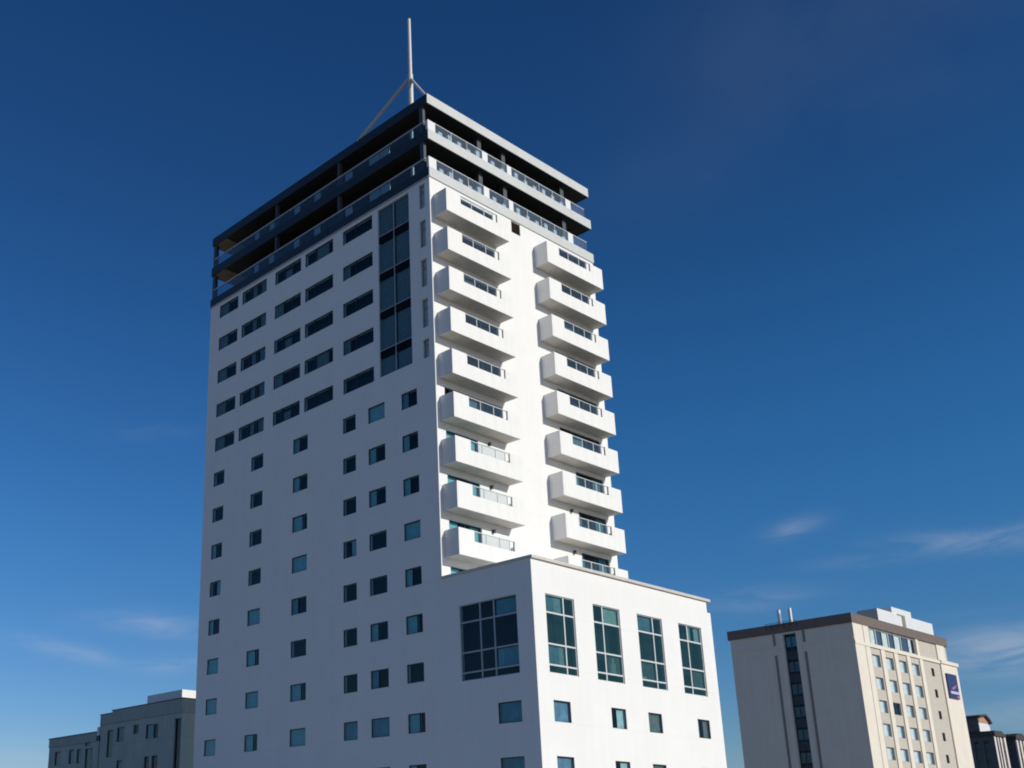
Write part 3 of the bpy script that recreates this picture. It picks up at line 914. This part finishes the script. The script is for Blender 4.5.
lb = thing('low_grey_block', 'low dark grey block with narrow windows at the left edge, beside the stepped grey block', 'building', (10, 58.5, 0))
holes = []
for y0, y1, z0, z1 in ((8.1, 9.4, 10.6, 12.05), (5.15, 6.25, 10.6, 12.05), (3.6, 4.55, 10.55, 12.0), (1.75, 2.9, 12.2, 13.05), (1.2, 2.75, 9.9, 11.95),
                       (8.1, 9.4, 7.7, 9.2), (5.15, 6.25, 7.7, 9.2), (3.6, 4.55, 7.7, 9.2)):
    holes.append((-y1, -y0, z0, z1))
    window('window', lb, (0, y1, z0), RL, y1 - y0, z1 - z0, frame='frame', ft=0.05, set_in=0.1, curtains=((0, 0.6, 0.02, 0.98, 'dimcurtain'),))
mb = MB()
face_grid(mb, mapL, -10.77, 0.0, 0.0, 12.55, holes, 0.25)
mb.quad((0, 0, 0), (14, 0, 0), (14, 0, 12.55), (0, 0, 12.55)).quad((14, 0, 0), (14, 10.77, 0), (14, 10.77, 12.55), (14, 0, 12.55))
mb.quad((0, 10.77, 0), (0, 10.77, 12.55), (14, 10.77, 12.55), (14, 10.77, 0))
mb.build('wall', M['slate'], lb)
MB().box(0.6, 13.6, 0.4, 10.4, 0, 12.4).build('interior', M['core'], lb)
MB().box(-0.06, 14.06, 0.5, 10.83, 12.56, 13.45).build('parapet', M['slatecap'], lb)
MB().box(-0.12, 14.1, 0.5, 10.9, 13.46, 13.56).build('coping', M['frame'], lb)
MB().box(-0.1, 0.5, -0.10, 0.35, 13.1, 13.95).tube((0.2, 0.12, 13.95), (0.2, 0.12, 14.15), 0.12).build('roof_vent', M['plant'], lb)
MB().box(0.0, 0.6, 0.0, 0.45, 12.56, 13.1).build('downpipe_box', M['navy'], lb)

# ------------------------------------------------------------------ town houses far right
th = thing('town_house', 'town house with sides coloured dark for shade and raised white gabled top storey, close behind the hotel', 'house', (169.6, 30.0, 0))
sw_ = [(-3.3, -2.45, 1.0, 20.2), (-1.75, -0.95, 1.0, 20.2), (-6.2, -5.3, 1.0, 20.2)]
mb = MB()
face_grid(mb, mapL, -12.0, 0.0, 0.0, 21.0, sw_, 0.25)
mb.quad((0, 12, 0), (0, 12, 21), (5.2, 12, 21), (5.2, 12, 0)).quad((5.2, 0, 0), (5.2, 12, 0), (5.2, 12, 21), (5.2, 0, 21))
mb.build('side_wall', M['townside'], th)
for a, b, c, d in sw_:
    window('tall_window', th, (0, -a, c), RL, b - a, d - c, hs=(0.2, 0.4, 0.6, 0.8), frame='frame', ft=0.08, set_in=0.12,
           curtains=((0.05, 0.95, 0.02, 0.98, 'annexgrey'),))
MB().quad((0.0, 0.1, 0), (5.2, 0.1, 0), (5.2, 0.1, 21.0), (0.0, 0.1, 21.0)).build('front_wall', M['towninfill'], th)
f = MB()
for a, b in ((0.0, 0.75), (1.5, 1.95), (2.7, 3.3), (4.4, 5.2)):
    f.box(a, b, -0.12, 0.097, 0, 21.0)
f.build('pilaster', M['townstone'], th)
for a in (0.85, 2.05, 3.5):
    MB().box(a + 0.1, a + 0.5, 0.02, 0.09, 1.0, 20.0).build('slit_window', M['spandrel'], th)
rf = MB().box(-0.35, 4.6, -0.45, 12.3, 21.01, 21.45).prism([(-0.3, 21.46), (4.5, 21.46), (3.2, 22.0), (0.0, 21.9)], 'y', -0.35, 12.2)
rf.build('roof', M['tile'], th)
MB().box(0.15, 4.9, 2.0, 11.5, 21.95, 23.5).build('upper_front_wall', M['plant'], th)
MB().box(0.08, 0.147, 2.1, 11.5, 21.95, 24.3).build('upper_side_wall', M['townside'], th)  # dark sheet colouring in the shade on the upper storey's side
MB().prism([(0.15, 23.51), (4.6, 23.51), (4.0, 24.1), (2.7, 24.75), (0.15, 24.35)], 'y', 1.95, 2.2).build('gable_board', M['brickish'], th)
MB().prism([(-0.25, 24.36), (-0.25, 24.6), (2.9, 25.1), (4.4, 24.35), (5.2, 23.55), (4.75, 23.45), (4.05, 24.12), (2.72, 24.77), (0.15, 24.37)], 'y', 1.5, 11.9).build('upper_roof', M['tile'], th)

t2 = thing('town_house', 'farther pilastered town house with dark roof and shaded gap before it, at the right edge', 'house', (179.8, 30.0, 0))
mb = MB()
mb.quad((0.0, 0.1, 0), (0.0, 9, 0), (0.0, 9, 21.0), (0.0, 0.1, 21.0)).quad((0, 9, 0), (0, 9, 21), (14, 9, 21), (14, 9, 0))
mb.build('side_wall', M['townside'], t2)
MB().quad((0.0, 0.1, 0), (14, 0.1, 0), (14, 0.1, 21.0), (0.0, 0.1, 21.0)).build('front_wall', M['towninfill'], t2)
f = MB()
for i in range(8):
    f.box(0.02 + i * 1.65, 0.75 + i * 1.65, -0.15, 0.097, 0, 21.0)
f.build('pilaster', M['townstone'], t2)
for i in range(7):
    MB().box(0.95 + i * 1.65, 1.45 + i * 1.65, 0.02, 0.09, 1.0, 19.6).build('slit_window', M['spandrel'], t2)
MB().prism([(-0.6, 21.01), (4.6, 21.01), (4.4, 21.4), (2.9, 22.2), (0.6, 22.1), (-0.6, 21.6)], 'y', -0.4, 9.4).box(4.7, 14.3, -0.3, 9.4, 21.01, 21.3).build('roof', M['tile'], t2)
